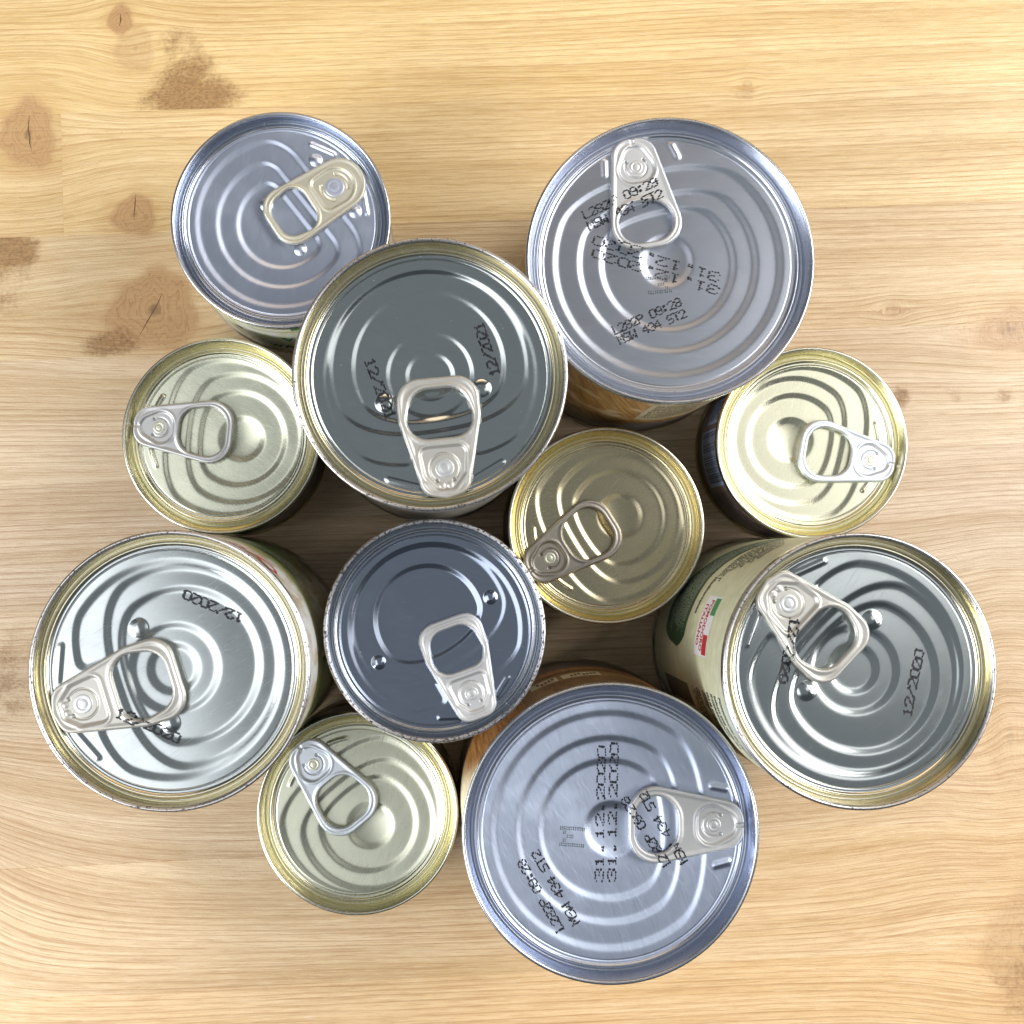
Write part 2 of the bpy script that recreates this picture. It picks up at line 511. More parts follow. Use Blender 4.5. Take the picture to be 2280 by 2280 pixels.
def panel_height(fam, a, b, R):
    """height (mm) of the stamped panel above its outer flat"""
    z = np.zeros_like(a)

    def step(d, depth, w):
        x = d * R / (w * 0.62)
        e = 0.35
        lin = (np.sqrt((x + 1) ** 2 + e * e) - np.sqrt((x - 1) ** 2 + e * e)) / 4 + 0.5     # a flat slope with rounded shoulders
        return -depth * 1.15 * (1 - lin)
    if fam == 'S':
        z += step(dring(a, b, 0.0, 0.785, 0.655, 0.20), 0.42, 1.5)
        z += step(dring(a, b, 0.0, 0.615, 0.475, 0.16), 0.42, 1.4)
        z += step(dring(a, b, 0.0, 0.46, 0.368, 0.12), 0.42, 1.4)
        d = np.hypot(a - 0.02, b)
        z += step(d - 0.168, 0.48, 1.5) - 0.30 * np.clip(1 - (d / 0.15) ** 2, 0, 1)
        for s in (1, -1):
            z += 0.35 * bead(a, b, 0.71, 0.265 * s, 0.80, 0.245 * s, 0.03)
    elif fam == 'G':
        z += step(dring(a, b, -0.04, 0.79, 0.575, 0.22), 0.42, 1.35)
        z += step(dring(a, b, -0.145, 0.655, 0.35, 0.20), 0.42, 1.35)
        z += step(dring(a, b, -0.155, 0.475, 0.235, 0.14), 0.42, 1.35)
        d = np.hypot(a + 0.19, b)
        z += step(d - 0.213, 0.42, 1.4) - 0.40 * np.clip(1 - (d / 0.19) ** 2, 0, 1)
        th = np.degrees(np.arctan2(b, a))
        rr = np.hypot(a, b)
        m = sstep(np.abs(th), 13, 15) * (1 - sstep(np.abs(th), 29, 31))
        z += 0.4 * m * (1 - sstep(np.abs(rr - 0.735), 0.0, 0.028))
    elif fam == 'T':
        z += step(rmax(rmax(np.hypot(a, b) - 0.775, a - 0.63, 0.14), np.minimum(0.215 - np.abs(b), a - 0.47), 0.07), 0.35, 1.4)
        z += step(dring(a, b, -0.05, 0.715, 0.412, 0.30), 0.38, 1.4)
        z += step(dring(a, b, -0.07, 0.552, 0.338, 0.22), 0.42, 1.4)
        z += step(np.hypot(a + 0.01, b) - 0.309, 0.36, 1.3)
        z += step(np.hypot(a, b) - 0.168, 0.35, 1.3)
        for s in (1, -1):
            d = np.hypot(a - 0.147, b - 0.36 * s) / 0.072
            z += 0.62 * np.clip(1 - d * d, 0, 1)
            z += 0.26 * bead(a, b, 0.80, 0.195 * s, 0.707, 0.42 * s, 0.035)
    elif fam == 'U':
        z += step(rmax(rmax(np.hypot(a, b) - 0.775, a - 0.62, 0.14), np.minimum(0.22 - np.abs(b), a - 0.44), 0.07), 0.35, 1.3)
        z += step(dring(a, b, -0.08, 0.70, 0.365, 0.34), 0.30, 1.3)
        z += step(dring(a, b, -0.112, 0.482, 0.245, 0.26), 0.45, 1.35)
        for s in (1, -1):
            d = np.hypot(a, b - 0.585 * s) / 0.067
            z += 0.55 * np.clip(1 - d * d, 0, 1)
            z += 0.22 * bead(a, b, 0.79, 0.19 * s, 0.705, 0.35 * s, 0.04)
    elif fam == 'C':
        z += step(dring(a, b, 0.0, 0.776, 0.48, 0.15), 0.42, 1.4)
        z += step(dring(a, b, 0.0, 0.591, 0.277, 0.10), 0.42, 1.3)
        z += step(dring(a, b, 0.0, 0.407, 0.166, 0.07), 0.42, 1.3)
        for aa, bb in ((0.60, 0.27), (0.59, -0.33), (-0.01, 0.235), (-0.02, -0.285)):
            d = np.hypot(a - aa, b - bb) / 0.06
            z += 0.7 * np.clip(1 - d * d, 0, 1)
        for s in (1, -1):
            z += 0.4 * bead(a, b, 0.77, 0.215 * s, 0.665, 0.41 * s, 0.03)
    return z


PANEL_R = dict(S=0.885, G=0.845, T=0.885, U=0.885, C=0.88)
BASE_Z = dict(S=-4.2, G=-3.4, T=-4.2, U=-3.8, C=-4.2)     # panel level below the rim (mm)


class Lid:
    def __init__(s, fam, R, t):
        s.fam, s.R, s.t = fam, R, t
        s.p = PANEL_R[fam] * R
        s.base = BASE_Z[fam]
        p, b = s.p, s.base
        ro = R - 1.25
        s.prof = np.array([(p, b), (p + 0.25, b + 0.10), (p + 0.55, b + 0.42), (p + 0.95, b + 0.45), (p + 1.25, b + 0.30), (p + 1.5, b - 0.35),
                           (p + 1.75, b - 0.60), (p + 2.1, b - 0.60), (p + 2.35, b - 0.35)])
        wall = np.array([(p + 2.5, b + 0.1), (0.35 * (p + 2.5) + 0.65 * ro, b * 0.45), (ro - 0.12, -0.9), (ro, -0.55)])
        if p + 2.5 > ro - 0.3:
            sc = (ro - 0.5 - p) / 2.5
            s.prof[:, 0] = p + (s.prof[:, 0] - p) * sc
            wall[0, 0] = p + 2.5 * sc
            wall[1, 0] = 0.35 * wall[0, 0] + 0.65 * ro
        s.prof = np.concatenate([s.prof, wall])

    def z(s, x, y):
        """height in mm relative to the rim, lid-local millimetres"""
        r = np.hypot(x, y)
        a, b = rot_ab(x / s.R, y / s.R, s.t)
        zp = s.base + panel_height(s.fam, a, b, s.R) * (1 - sstep(r, s.p - 1.2, s.p - 0.1))
        zp = zp - 0.14 * (1 - sstep(np.abs(r - (s.p - 0.85)), 0.05, 0.25))      # the score line
        zw = np.interp(r, s.prof[:, 0], s.prof[:, 1])
        return np.where(r <= s.p, zp, zw)

    def mesh(s, nt=400):
        rp = s.prof[:, 0]
        rs = np.concatenate([[0.02], np.linspace(0.3, s.p - 1.3, 118), s.p - np.array([1.15, 1.05, 0.95, 0.85, 0.75, 0.6, 0.4])])
        ex = [s.p - 0.1]
        for k in range(len(rp)):
            ex.append(rp[k])
            if k + 1 < len(rp):
                ex += list(rp[k] + (rp[k + 1] - rp[k]) * np.array([0.33, 0.67]))
        rs = np.concatenate([rs, ex])
        th = np.linspace(0, 2 * np.pi, nt, endpoint=False)
        X, Y = rs[:, None] * np.cos(th), rs[:, None] * np.sin(th)
        Z = s.z(X, Y)
        # round the profile a little
        k0 = 126
        for _ in range(2):
            Z[k0 + 1:-1] = 0.25 * Z[k0:-2] + 0.5 * Z[k0 + 1:-1] + 0.25 * Z[k0 + 2:]
        V = np.stack([X, Y, Z], -1).reshape(-1, 3) * MM
        m = len(rs)
        i, j = np.meshgrid(np.arange(m - 1), np.arange(nt), indexing='ij')
        j2 = (j + 1) % nt
        F = np.stack([i * nt + j, (i + 1) * nt + j, (i + 1) * nt + j2, i * nt + j2], -1).reshape(-1, 4)
        midx = (np.repeat(0.5 * (rs[:-1] + rs[1:]), nt) > s.p + 0.05).astype(int)
        return mesh_np("lid", V, F, True, midx)


# ------------------------------------------------------------------ pull tabs (local x from the ring end to the nose, mm)
class Tab:
    def __init__(s, fam, L, W, riv, hole, hw):
        s.fam, s.L, s.W, s.riv = fam, L, W, riv
        h0, h1 = hole
        if fam in ('G', 'S'):
            s.out = hull_poly([(W * 0.36, W * 0.14, W * 0.36), (W * 0.36, -W * 0.14, W * 0.36), (L - W * 0.27, 0.055 * W, W * 0.27),
                               (L - W * 0.27, -0.055 * W, W * 0.27)])
            rc = hw * 0.72
            s.hole = hull_poly([(h0 + rc, hw - rc, rc), (h0 + rc, rc - hw, rc), (h1 - rc * 1.06, hw * 0.93 - rc, rc), (h1 - rc * 1.06, rc - hw * 0.93, rc)])
            pr = W * 0.20
            s.pocket = hull_poly([(riv - 0.035 * W, W * 0.06, pr), (riv - 0.035 * W, -W * 0.06, pr), (riv + W * 0.12, 0, pr * 0.9)])
        elif fam == 'C':
            s.out = hull_poly([(W * 0.33, W * 0.16, W * 0.33), (W * 0.33, -W * 0.16, W * 0.33), (L - W * 0.41, 0.02 * W, W * 0.41), (L - W * 0.41, -0.02 * W, W * 0.41)])
            rc = hw * 0.62
            s.hole = hull_poly([(h0 + rc, hw * 0.92 - rc, rc), (h0 + rc, rc - hw * 0.92, rc), (h1 - rc, hw - rc, rc), (h1 - rc, rc - hw, rc)])
            pr = W * 0.12
            s.pocket = hull_poly([(riv - W * 0.20, W * 0.17, pr), (riv - W * 0.20, -W * 0.17, pr), (riv + W * 0.02, 0, W * 0.30)])
        else:
            s.out = hull_poly([(W * 0.27, W * 0.23, W * 0.27), (W * 0.27, -W * 0.23, W * 0.27), (L * 0.33, W * 0.36, W * 0.14), (L * 0.33, -W * 0.36, W * 0.14),
                               (L - W * 0.23, 0.11 * W, W * 0.2), (L - W * 0.23, -0.11 * W, W * 0.2)] + ([(L - W * 0.1, 0, W * 0.1)] if fam == 'T' else
                              [(L - W * 0.2, 0.12 * W, W * 0.2), (L - W * 0.2, -0.12 * W, W * 0.2)]))
            rc = hw * 0.62
            s.hole = hull_poly([(h0 + rc, hw * 0.92 - rc, rc), (h0 + rc, rc - hw * 0.92, rc), (h1 - rc, hw - rc, rc), (h1 - rc, rc - hw, rc)])
            pr = W * 0.10
            s.pocket = hull_poly([(riv - W * 0.17, W * 0.19, pr), (riv - W * 0.17, -W * 0.19, pr), (riv + W * 0.05, W * 0.16, pr), (riv + W * 0.05, -W * 0.16, pr),
                                  (riv + W * 0.17, W * 0.06, pr), (riv + W * 0.17, -W * 0.06, pr)])
        s.k = W / 21.0

    def sdf(s, x, y):
        return np.maximum(sdf_poly(s.out, x, y), -sdf_poly(s.hole, x, y))

    def ztop(s, x, y):
        d = np.clip(-s.sdf(x, y), 0, None)
        k = s.k
        w = 0.75 * k
        z = 1.0 * k * np.sqrt(np.clip(1 - (1 - np.minimum(d / w, 1)) ** 2, 0, 1))
        z = z - 0.24 * k * sstep(d, w, w * 2.4)
        pk = sdf_poly(s.pocket, x, y)
        z = z + 0.16 * k * (1 - sstep(np.abs(pk - 0.35 * k), 0, 0.7 * k)) - 0.5 * k * (1 - sstep(pk, -0.75 * k, 0.15 * k))
        # lance cut round the rivet, with its two end holes
        dx, dy = x - s.riv, y
        r = np.hypot(dx, dy)
        th = np.degrees(np.arctan2(dy, dx))
        rs = (3.8 if s.fam in ('T', 'U') else 3.15) * k
        open_ = 55 if s.fam in ('G', 'S') else 35
        arc = (np.abs(th) > open_)
        if s.fam == 'C':
            rs = 4.5 * k
            arc = (np.abs(np.abs(th - 10) - 90) > 40)
            z = z - 0.45 * np.where(arc, 1 - sstep(np.abs(r - rs), 0.2, 0.5), 0)
        else:
            z = z - 0.32 * (1 - sstep(np.abs(r - rs), 0.05, 0.34)) * (sstep(np.abs(th), open_ - 6, open_ + 2))
            for a in (open_, -open_) + ():
                hx, hy = rs * math.cos(math.radians(a)), rs * math.sin(math.radians(a))
                z = z - 0.6 * (1 - sstep(np.hypot(dx - hx, dy - hy), 0.30 * k, 0.56 * k))
        if s.fam == 'T':
            for q in (1, -1):
                dd = np.hypot(dx - 4.4 * k, dy - 1.05 * k * q) / (0.9 * k)
                z = z + 0.28 * np.clip(1 - dd * dd, 0, 1)
        if s.fam in ('G', 'S'):
            z = z - 0.35 * (1 - sstep(np.abs(y), 0.35 * k, 0.7 * k)) * sstep(x, s.L - 2.6 * k, s.L - 2.0 * k)
        return z

    def mesh(s):
        c = 0.17
        xs = np.arange(-0.4, s.L + 0.4, c)
        ys = np.arange(-s.W / 2 - 0.4, s.W / 2 + 0.4, c)
        X, Y = np.meshgrid(xs, ys, indexing='ij')
        D = s.sdf(X, Y)
        ok = D < 0.45 * c
        cell = ok[:-1, :-1] & ok[1:, :-1] & ok[:-1, 1:] & ok[1:, 1:]
        n2 = X.shape[1]
        i, j = np.nonzero(cell)
        F = np.stack([i * n2 + j, (i + 1) * n2 + j, (i + 1) * n2 + j + 1, i * n2 + j + 1], -1)
        used = np.unique(F)
        remap = np.full(X.size, -1)
        remap[used] = np.arange(len(used))
        F = remap[F]
        x, y = X.ravel()[used], Y.ravel()[used]
        # border vertices slide onto the outline
        e = np.concatenate([F[:, [0, 1]], F[:, [1, 2]], F[:, [2, 3]], F[:, [3, 0]]])
        key = np.sort(e, 1)
        kk = key[:, 0].astype(np.int64) * len(used) + key[:, 1]
        uq, idx, cnt = np.unique(kk, return_index=True, return_counts=True)
        be = e[idx[cnt == 1]]
        bv = np.unique(be)
        for _ in range(3):
            d = s.sdf(x[bv], y[bv])
            gx = (s.sdf(x[bv] + 0.01, y[bv]) - s.sdf(x[bv] - 0.01, y[bv])) / 0.02
            gy = (s.sdf(x[bv], y[bv] + 0.01) - s.sdf(x[bv], y[bv] - 0.01)) / 0.02
            gl = np.maximum(gx * gx + gy * gy, 0.2)
            x[bv] -= d * gx / gl
            y[bv] -= d * gy / gl
        zt = s.ztop(x, y)
        d = np.clip(-s.sdf(x, y), 0, None)
        zb = -0.35 * np.sqrt(np.clip(1 - (1 - np.minimum(d / 0.6, 1)) ** 2, 0, 1)) - 0.02
        N = len(used)
        V = np.concatenate([np.stack([x, y, zt], -1), np.stack([x, y, zb], -1)]) * MM
        Fb = F[:, ::-1] + N
        S = np.stack([be[:, 1], be[:, 0], be[:, 0] + N, be[:, 1] + N], -1)
        return mesh_np("pull_tab", V, [F, Fb, S], True)


# ------------------------------------------------------------------ ink-jet date codes (5 x 7 dots)
FONT = {
    '0': ".###. #...# #...# #...# #...# #...# .###.", '1': "..#.. .##.. ..#.. ..#.. ..#.. ..#.. .###.",
    '2': ".###. #...# ....# ...#. ..#.. .#... #####", '3': ".###. #...# ....# ..##. ....# #...# .###.",
    '4': "...#. ..##. .#.#. #..#. ##### ...#. ...#.", '8': ".###. #...# #...# .###. #...# #...# .###.",
    '9': ".###. #...# #...# .#### ....# #...# .###.", '/': "....# ....# ...#. ..#.. .#... #.... #....",
    '.': "..... ..... ..... ..... ..... .##.. .##..", ':': "..... .##.. .##.. ..... .##.. .##.. .....",
    'L': "#.... #.... #.... #.... #.... #.... #####", 'P': "####. #...# #...# ####. #.... #.... #....",
    'M': "#...# ##.## #.#.# #.#.# #...# #...# #...#", 'S': ".#### #.... #.... .###. ....# ....# ####.",
    'W': "#...# #...# #...# #.#.# #.#.# ##.## #...#", 'T': "##### ..#.. ..#.. ..#.. ..#.. ..#.. ..#..", ' ': "",
    'H': "#...# #...# #...# ##### #...# #...# #...#",
}


def print_code(parent, text, x0, y0, ang, length, height, surf, mat, dot=0.25, jit=0.10, stretch=1.6, drop=0.0, shear=0.0, dense=False):
    """dots from (x0,y0) (left end of the base line, lid mm) along ang; surf(x,y) -> (x,y,z) puts a dot on lid or tab"""
    n = len(text)
    adv = length / n
    cw, ch = adv * 0.8 / 4.0, height / 6.0
    c, s = math.cos(math.radians(ang)), math.sin(math.radians(ang))
    cen = []
    for q, chr_ in enumerate(text):
        rows = FONT[chr_].split()
        for ri, row in enumerate(rows):
            for ci, v in enumerate(row):
                if v == '#' and rng.random() > drop:
                    lx = q * adv + ci * cw + rng.normal(0, jit) * 0.6
                    ly = (6 - ri) * ch + rng.normal(0, jit) * 0.6
                    lx += shear * ly
                    for ox, oy in (((-0.25, -0.25), (0.25, -0.25), (-0.25, 0.25), (0.25, 0.25)) if dense else ((0, 0),)):
                        px_, py_ = lx + ox * cw, ly + oy * ch
                        cen.append((x0 + px_ * c - py_ * s, y0 + px_ * s + py_ * c))
    cen = np.array(cen)
    k = 8
    th = np.linspace(0, 2 * np.pi, k, endpoint=False)
    ex = dot * stretch * np.cos(th)
    ey = dot * np.sin(th)
    dx, dy = ex * c - ey * s, ex * s + ey * c
    sz = (0.75 + 0.5 * rng.random(len(cen)))[:, None]
    X = cen[:, 0][:, None] + dx * sz
    Y = cen[:, 1][:, None] + dy * sz
    Z = surf(X, Y)
    V = np.stack([X, Y, Z], -1).reshape(-1, 3) * MM
    F = (np.arange(len(cen))[:, None] * k + np.arange(k)).astype(np.int32)
    me = mesh_np("date_code", V, F, False)
    return add_obj("date_code", me, parent, (mat,))


# ------------------------------------------------------------------ printed things on curved labels
def text_mesh2d(body, size):
    cu = bpy.data.curves.new("tmp_text", 'FONT')
    cu.body = body
    cu.size = size
    cu.resolution_u = 2
    cu.offset = 0.03
    ob = bpy.data.objects.new("tmp_text", cu)
    COL.objects.link(ob)
    bpy.context.view_layer.update()
    dg = bpy.context.evaluated_depsgraph_get()
    me = bpy.data.meshes.new_from_object(ob.evaluated_get(dg))
    V = np.array([v.co[:2] for v in me.vertices])
    F = [tuple(p.vertices) for p in me.polygons]
    bpy.data.objects.remove(ob)
    bpy.data.curves.remove(cu)
    bpy.data.meshes.remove(me)
    return V, F


def on_cyl(R, ang_deg, z):
    a = np.radians(ang_deg)
    return np.stack([R * np.cos(a), R * np.sin(a), z], -1) * MM


def cyl_text(parent, R, body, a0, z0, span, height, mat, name="lettering", dr=0.12):
    """text whose left base-line end is at angle a0, height z0, covering span degrees"""
    V, F = text_mesh2d(body, 1.0)
    V = V - V.min(0)
    w, h = V.max(0)
    A = a0 + V[:, 0] / w * span
    Z = z0 + V[:, 1] / h * height
    P = on_cyl(R + dr, A, Z)
    me = bpy.data.meshes.new(name)
    me.from_pydata([tuple(p) for p in P], [], F)
    return add_obj(name, me, parent, (mat,))


def cyl_patch(parent, R, name, a0, a1, lo, hi, mat, dr=0.06, n=40):
    """curved patch between the heights lo(t) and hi(t), t from 0 to 1"""
    t = np.linspace(0, 1, n)
    A = a0 + (a1 - a0) * t
    lo_, hi_ = lo(t) if callable(lo) else np.full(n, lo), hi(t) if callable(hi) else np.full(n, hi)
    m = 6
    rows = [on_cyl(R + dr, A, lo_ + (hi_ - lo_) * k / m) for k in range(m + 1)]
    V = np.concatenate(rows)
    i, j = np.meshgrid(np.arange(m), np.arange(n - 1), indexing='ij')
    F = np.stack([i * n + j, i * n + j + 1, (i + 1) * n + j + 1, (i + 1) * n + j], -1).reshape(-1, 4)
    return add_obj(name, mesh_np(name, V, F, True), parent, (mat,))


def cyl_dashes(parent, R, name, boxes, mat, dr=0.14):
    """small curved rectangles (a0,a1,z0,z1)"""
    V, F = [], []
    for a0, a1, z0, z1 in boxes:
        k = len(V) * 4
        b = len(V)
        V.append(on_cyl(R + dr, np.array([a0, a1, a1, a0]), np.array([z0, z0, z1, z1])))
        F.append([b * 4, b * 4 + 1, b * 4 + 2, b * 4 + 3])
    return add_obj(name, mesh_np(name, np.concatenate(V), np.array(F), False), parent, (mat,))


def word_rows(a0, a1, z0, z1, nrow, seed, fill=0.55, wmin=0.5, wmax=1.1):
    r = random.Random(seed)
    out = []
    dz = (z1 - z0) / nrow
    for q in range(nrow):
        zz = z0 + q * dz
        a = a0 + r.random()
        end = a1 - r.random() * (a1 - a0) * 0.15
        while a < end:
            w = wmin + (wmax - wmin) * r.random()
            for _ in range(1):
                hgt = dz * fill * (0.7 + 0.5 * r.random())
                out.append((a, min(a + w * 0.72, end), zz, zz + hgt))
            a += w * (1.0 if r.random() > 0.22 else 1.6)
    return out


def label_sleeve(parent, R, z0, z1, mat):
    n, m = 240, 60
    th = np.linspace(0, 360, n, endpoint=False)
    zs = np.concatenate([[z0 + 0.15], np.linspace(z0, z1, m), [z1 - 0.15]])
    V, L = [], []
    for q, z in enumerate(zs):
        rr = R if 0 < q < len(zs) - 1 else R - 0.3
        V.append(on_cyl(rr, th, np.full(n, z)))
        L.append(np.stack([th, np.full(n, z), np.zeros(n)], -1))
    V = np.concatenate(V)
    i, j = np.meshgrid(np.arange(len(zs) - 1), np.arange(n), indexing='ij')
    j2 = (j + 1) % n
    F = np.stack([i * n + j, i * n + j2, (i + 1) * n + j2, (i + 1) * n + j], -1).reshape(-1, 4)
    me = mesh_np("label", V, F, True)
    vattr(me, "lab", np.concatenate(L))
    return add_obj("label", me, parent, (mat,))


def paper(name, fn, rough=0.35):
    M = NT(name)
    s = M.sep(M.attr("lab"))
    c = fn(M, s[0], s[1])
    M.set(color=c, rough=rough)
    return M.m


INK = plain("black_ink", (0.012, 0.012, 0.016), 0.45)
FAINT = plain("grey_ink", (0.10, 0.12, 0.13), 0.5)
GREEN = plain("green_print", (0.02, 0.085, 0.035), 0.4)
FLAGG = plain("flag_green_print", (0.05, 0.28, 0.09), 0.4)
RED = plain("red_print", (0.55, 0.03, 0.04), 0.4)
WHITE = plain("white_paper", (0.80, 0.80, 0.82), 0.45)
PALE = plain("pale_print", (0.45, 0.52, 0.45), 0.45)
DKTXT = plain("dark_print", (0.05, 0.055, 0.05), 0.5)
LEAF = plain("leaf_green_print", (0.06, 0.28, 0.07), 0.4)
NAVY = plain("navy_print", (0.02, 0.03, 0.08), 0.4)
CREAM = plain("cream_print", (0.62, 0.55, 0.38), 0.45)
BROWN = plain("brown_print", (0.13, 0.06, 0.02), 0.45)
SKYB = plain("pale_blue_print", (0.42, 0.50, 0.68), 0.4)


def lab_cream(M, a, z):
    nz = M.noise(M.comb(M.math('MULTIPLY', a, 0.12), M.math('MULTIPLY', z, 0.25), 1.0), 1.0, 4.0, 0.6)
    c = M.mix(M.ramp(nz, 0.35, 0.7, 0.0, 1.0), (0.60, 0.60, 0.40), (0.70, 0.70, 0.50))
    cr = M.noise(M.comb(M.math('MULTIPLY', a, 0.7), M.math('MULTIPLY', z, 0.9), 4.0), 1.0, 4.0, 0.7)
    c = M.mix(M.math('MULTIPLY', M.ramp(cr, 0.66, 0.74, 0.0, 1.0), 0.35), c, (0.60, 0.36, 0.24))
    return c


def lab_bread(M, a, z):
    st = M.noise(M.comb(M.math('MULTIPLY', M.math('ADD', a, M.math('MULTIPLY', z, 0.5)), 0.55), M.math('MULTIPLY', z, 0.05), 2.0), 1.0, 4.0, 0.65)
    lo = M.noise(M.comb(M.math('MULTIPLY', a, 0.06), M.math('MULTIPLY', z, 0.06), 9.0), 1.0, 2.0, 0.5)
    c = M.mix(M.ramp(st, 0.3, 0.7, 0.0, 1.0), (0.30, 0.13, 0.03), (0.66, 0.38, 0.12))
    c = M.mix(M.ramp(lo, 0.50, 0.66, 0.0, 0.85), c, (0.78, 0.62, 0.40))
    lower = M.ramp(z, 12.0, 24.0, 1.0, 0.0)
    c = M.mix(lower, c, (0.22, 0.16, 0.13))
    right = M.ramp(a, 262.0, 266.0, 0.0, 1.0)
    c = M.mix(M.math('MULTIPLY', right, M.ramp(z, 24.0, 30.0, 1.0, 0.0)), c,
              M.mix(M.ramp(M.math('FRACT', M.math('MULTIPLY', z, 0.7)), 0.3, 0.7, 0.0, 1.0), (0.16, 0.13, 0.15), (0.45, 0.42, 0.45)))
    return c


def lab_bread2(M, a, z):
    st = M.noise(M.comb(M.math('MULTIPLY', a, 0.5), M.math('MULTIPLY', z, 0.035), 5.0), 1.0, 5.0, 0.65)
    c = M.mix(M.ramp(st, 0.32, 0.68, 0.0, 1.0), (0.24, 0.09, 0.02), (0.62, 0.30, 0.09))
    c = M.mix(M.ramp(a, 160.0, 172.0, 0.0, 1.0), c, M.mix(M.ramp(st, 0.3, 0.7, 0.0, 1.0), (0.62, 0.45, 0.24), (0.80, 0.68, 0.48)))
    c = M.mix(M.ramp(z, 22.0, 30.0, 1.0, 0.0), c, (0.13, 0.10, 0.10))
    return c


def lab_peas(M, a, z):
    lo = M.noise(M.comb(M.math('MULTIPLY', a, 0.10), M.math('MULTIPLY', z, 0.10), 3.0), 1.0, 3.0, 0.6)
    c = M.mix(M.ramp(lo, 0.42, 0.62, 0.0, 1.0), (0.86, 0.87, 0.80), (0.76, 0.78, 0.46))
    c = M.mix(M.ramp(a, 246.0, 238.0, 0.0, 0.9), c, M.mix(M.ramp(lo, 0.4, 0.6, 0.0, 1.0), (0.62, 0.66, 0.36), (0.80, 0.78, 0.60)))
    c = M.mix(M.ramp(z, 40.0, 46.0, 0.0, 0.6), c, (0.70, 0.62, 0.30))
    return c


def lab_greenwhite(M, a, z):
    lo = M.noise(M.comb(M.math('MULTIPLY', a, 0.08), M.math('MULTIPLY', z, 0.04), 6.0), 1.0, 3.0, 0.6)
    st = M.noise(M.comb(M.math('MULTIPLY', a, 0.9), M.math('MULTIPLY', z, 0.03), 6.0), 1.0, 3.0, 0.6)
    top = M.mix(M.ramp(lo, 0.42, 0.6, 0.0, 1.0), (0.74, 0.75, 0.70), (0.52, 0.42, 0.28))
    top = M.mix(M.math('MULTIPLY', M.ramp(st, 0.4, 0.7, 0.0, 1.0), 0.3), top, (0.85, 0.85, 0.82))
    low = M.mix(M.ramp(lo, 0.3, 0.7, 0.0, 1.0), (0.05, 0.09, 0.02), (0.10, 0.15, 0.04))
    mid = M.ramp(z, 72.0, 86.0, 0.0, 1.0)
    c = M.mix(mid, low, top)
    c = M.mix(M.ramp(a, 47.0, 30.0, 0.0, 0.9), c, top)
    rim = M.math('MULTIPLY', M.ramp(z, 68.0, 76.0, 0.0, 1.0), M.ramp(z, 78.0, 90.0, 1.0, 0.0))
    c = M.mix(M.math('MULTIPLY', rim, 0.8), c, (0.40, 0.45, 0.16))
    return c


def lab_mauve(M, a, z):
    nz = M.noise(M.comb(M.math('MULTIPLY', a, 0.1), M.math('MULTIPLY', z, 0.2), 2.0), 1.0, 3.0, 0.6)
    c = M.mix(nz, (0.16, 0.105, 0.10), (0.24, 0.17, 0.17))
    return M.mix(M.ramp(z, 9.0, 4.5, 0.0, 1.0), c, (0.03, 0.025, 0.025))


def lab_black(M, a, z):
    return M.mix(M.noise(M.comb(a, z, 0.0), 0.3, 3.0, 0.6), (0.010, 0.010, 0.009), (0.03, 0.028, 0.025))


def lab_tin(M, a, z):
    return M.mix(M.noise(M.comb(M.math('MULTIPLY', a, 0.1), z, 0.0), 0.3, 3.0, 0.6), (0.36, 0.35, 0.32), (0.44, 0.43, 0.40))


PAPER = dict(
    cream=paper("cream_label_paper", lab_cream, 0.5), bread=paper("bread_photo_label", lab_bread), bread2=paper("toast_photo_label", lab_bread2),
    peas=paper("white_green_label", lab_peas), greenwhite=paper("green_white_label", lab_greenwhite, 0.3), mauve=paper("mauve_label", lab_mauve),
    black=paper("black_label", lab_black, 0.3), tin=paper("pale_label", lab_tin, 0.3))

# ------------------------------------------------------------------ metals
R_ = math.radians
MET = {}


def lidmats(key, panel, wall, rough, wrough, brush, ang, bump, ani=0.7):
    MET[key] = (metal(key + "_lid_metal", panel, rough, brush, R_(ang), bump, aniso=ani), metal(key + "_wall_lacquer", wall, wrough, 0.05, R_(ang), 0.05, grime=0.08))


SILVERL = ((0.64, 0.68, 0.78), (0.58, 0.61, 0.69))
SILVERD = ((0.49, 0.545, 0.68), (0.50, 0.54, 0.64))
SILVER = ((0.57, 0.62, 0.755), (0.55, 0.59, 0.68))
GOLD = ((0.65, 0.66, 0.53), (0.84, 0.80, 0.58))
TIN = ((0.56, 0.60, 0.61), (0.74, 0.70, 0.55))
GOLDP = ((0.74, 0.73, 0.56), (0.84, 0.80, 0.56))
GOLDB = ((0.63, 0.56, 0.38), (0.82, 0.74, 0.48))
STEEL = ((0.40, 0.45, 0.56), (0.52, 0.55, 0.60))

TABM = dict(
    champagne=metal("champagne_tab", (0.58, 0.56, 0.46), 0.46, 0.05, 0, 0.04, metallic=0.8),
    silver=metal("silver_tab", (0.54, 0.545, 0.55), 0.46, 0.05, 0, 0.04, metallic=0.8),
    pale=metal("pale_champagne_tab", (0.50, 0.49, 0.455), 0.46, 0.05, 0, 0.04, metallic=0.8),
    bluish=metal("bluish_silver_tab", (0.62, 0.66, 0.72), 0.46, 0.05, 0, 0.04, metallic=0.8),
    darkened=metal("darkened_grey_tab", (0.36, 0.33, 0.29), 0.42, 0.05, 0, 0.04, metallic=0.85))  # last tab: the dark surroundings it reflects are put into its colour
RIVM = dict(C=metal("bluish_rivet", (0.52, 0.56, 0.68), 0.42, 0.05, 0, 0.04, metallic=0.8), G=metal("pale_gold_rivet", (0.66, 0.66, 0.54), 0.42, 0.05, 0, 0.04, metallic=0.8))
RIVM['S'] = RIVM['T'] = RIVM['U'] = metal("satin_rivet", (0.60, 0.61, 0.61), 0.42, 0.05, 0, 0.04, metallic=0.8)
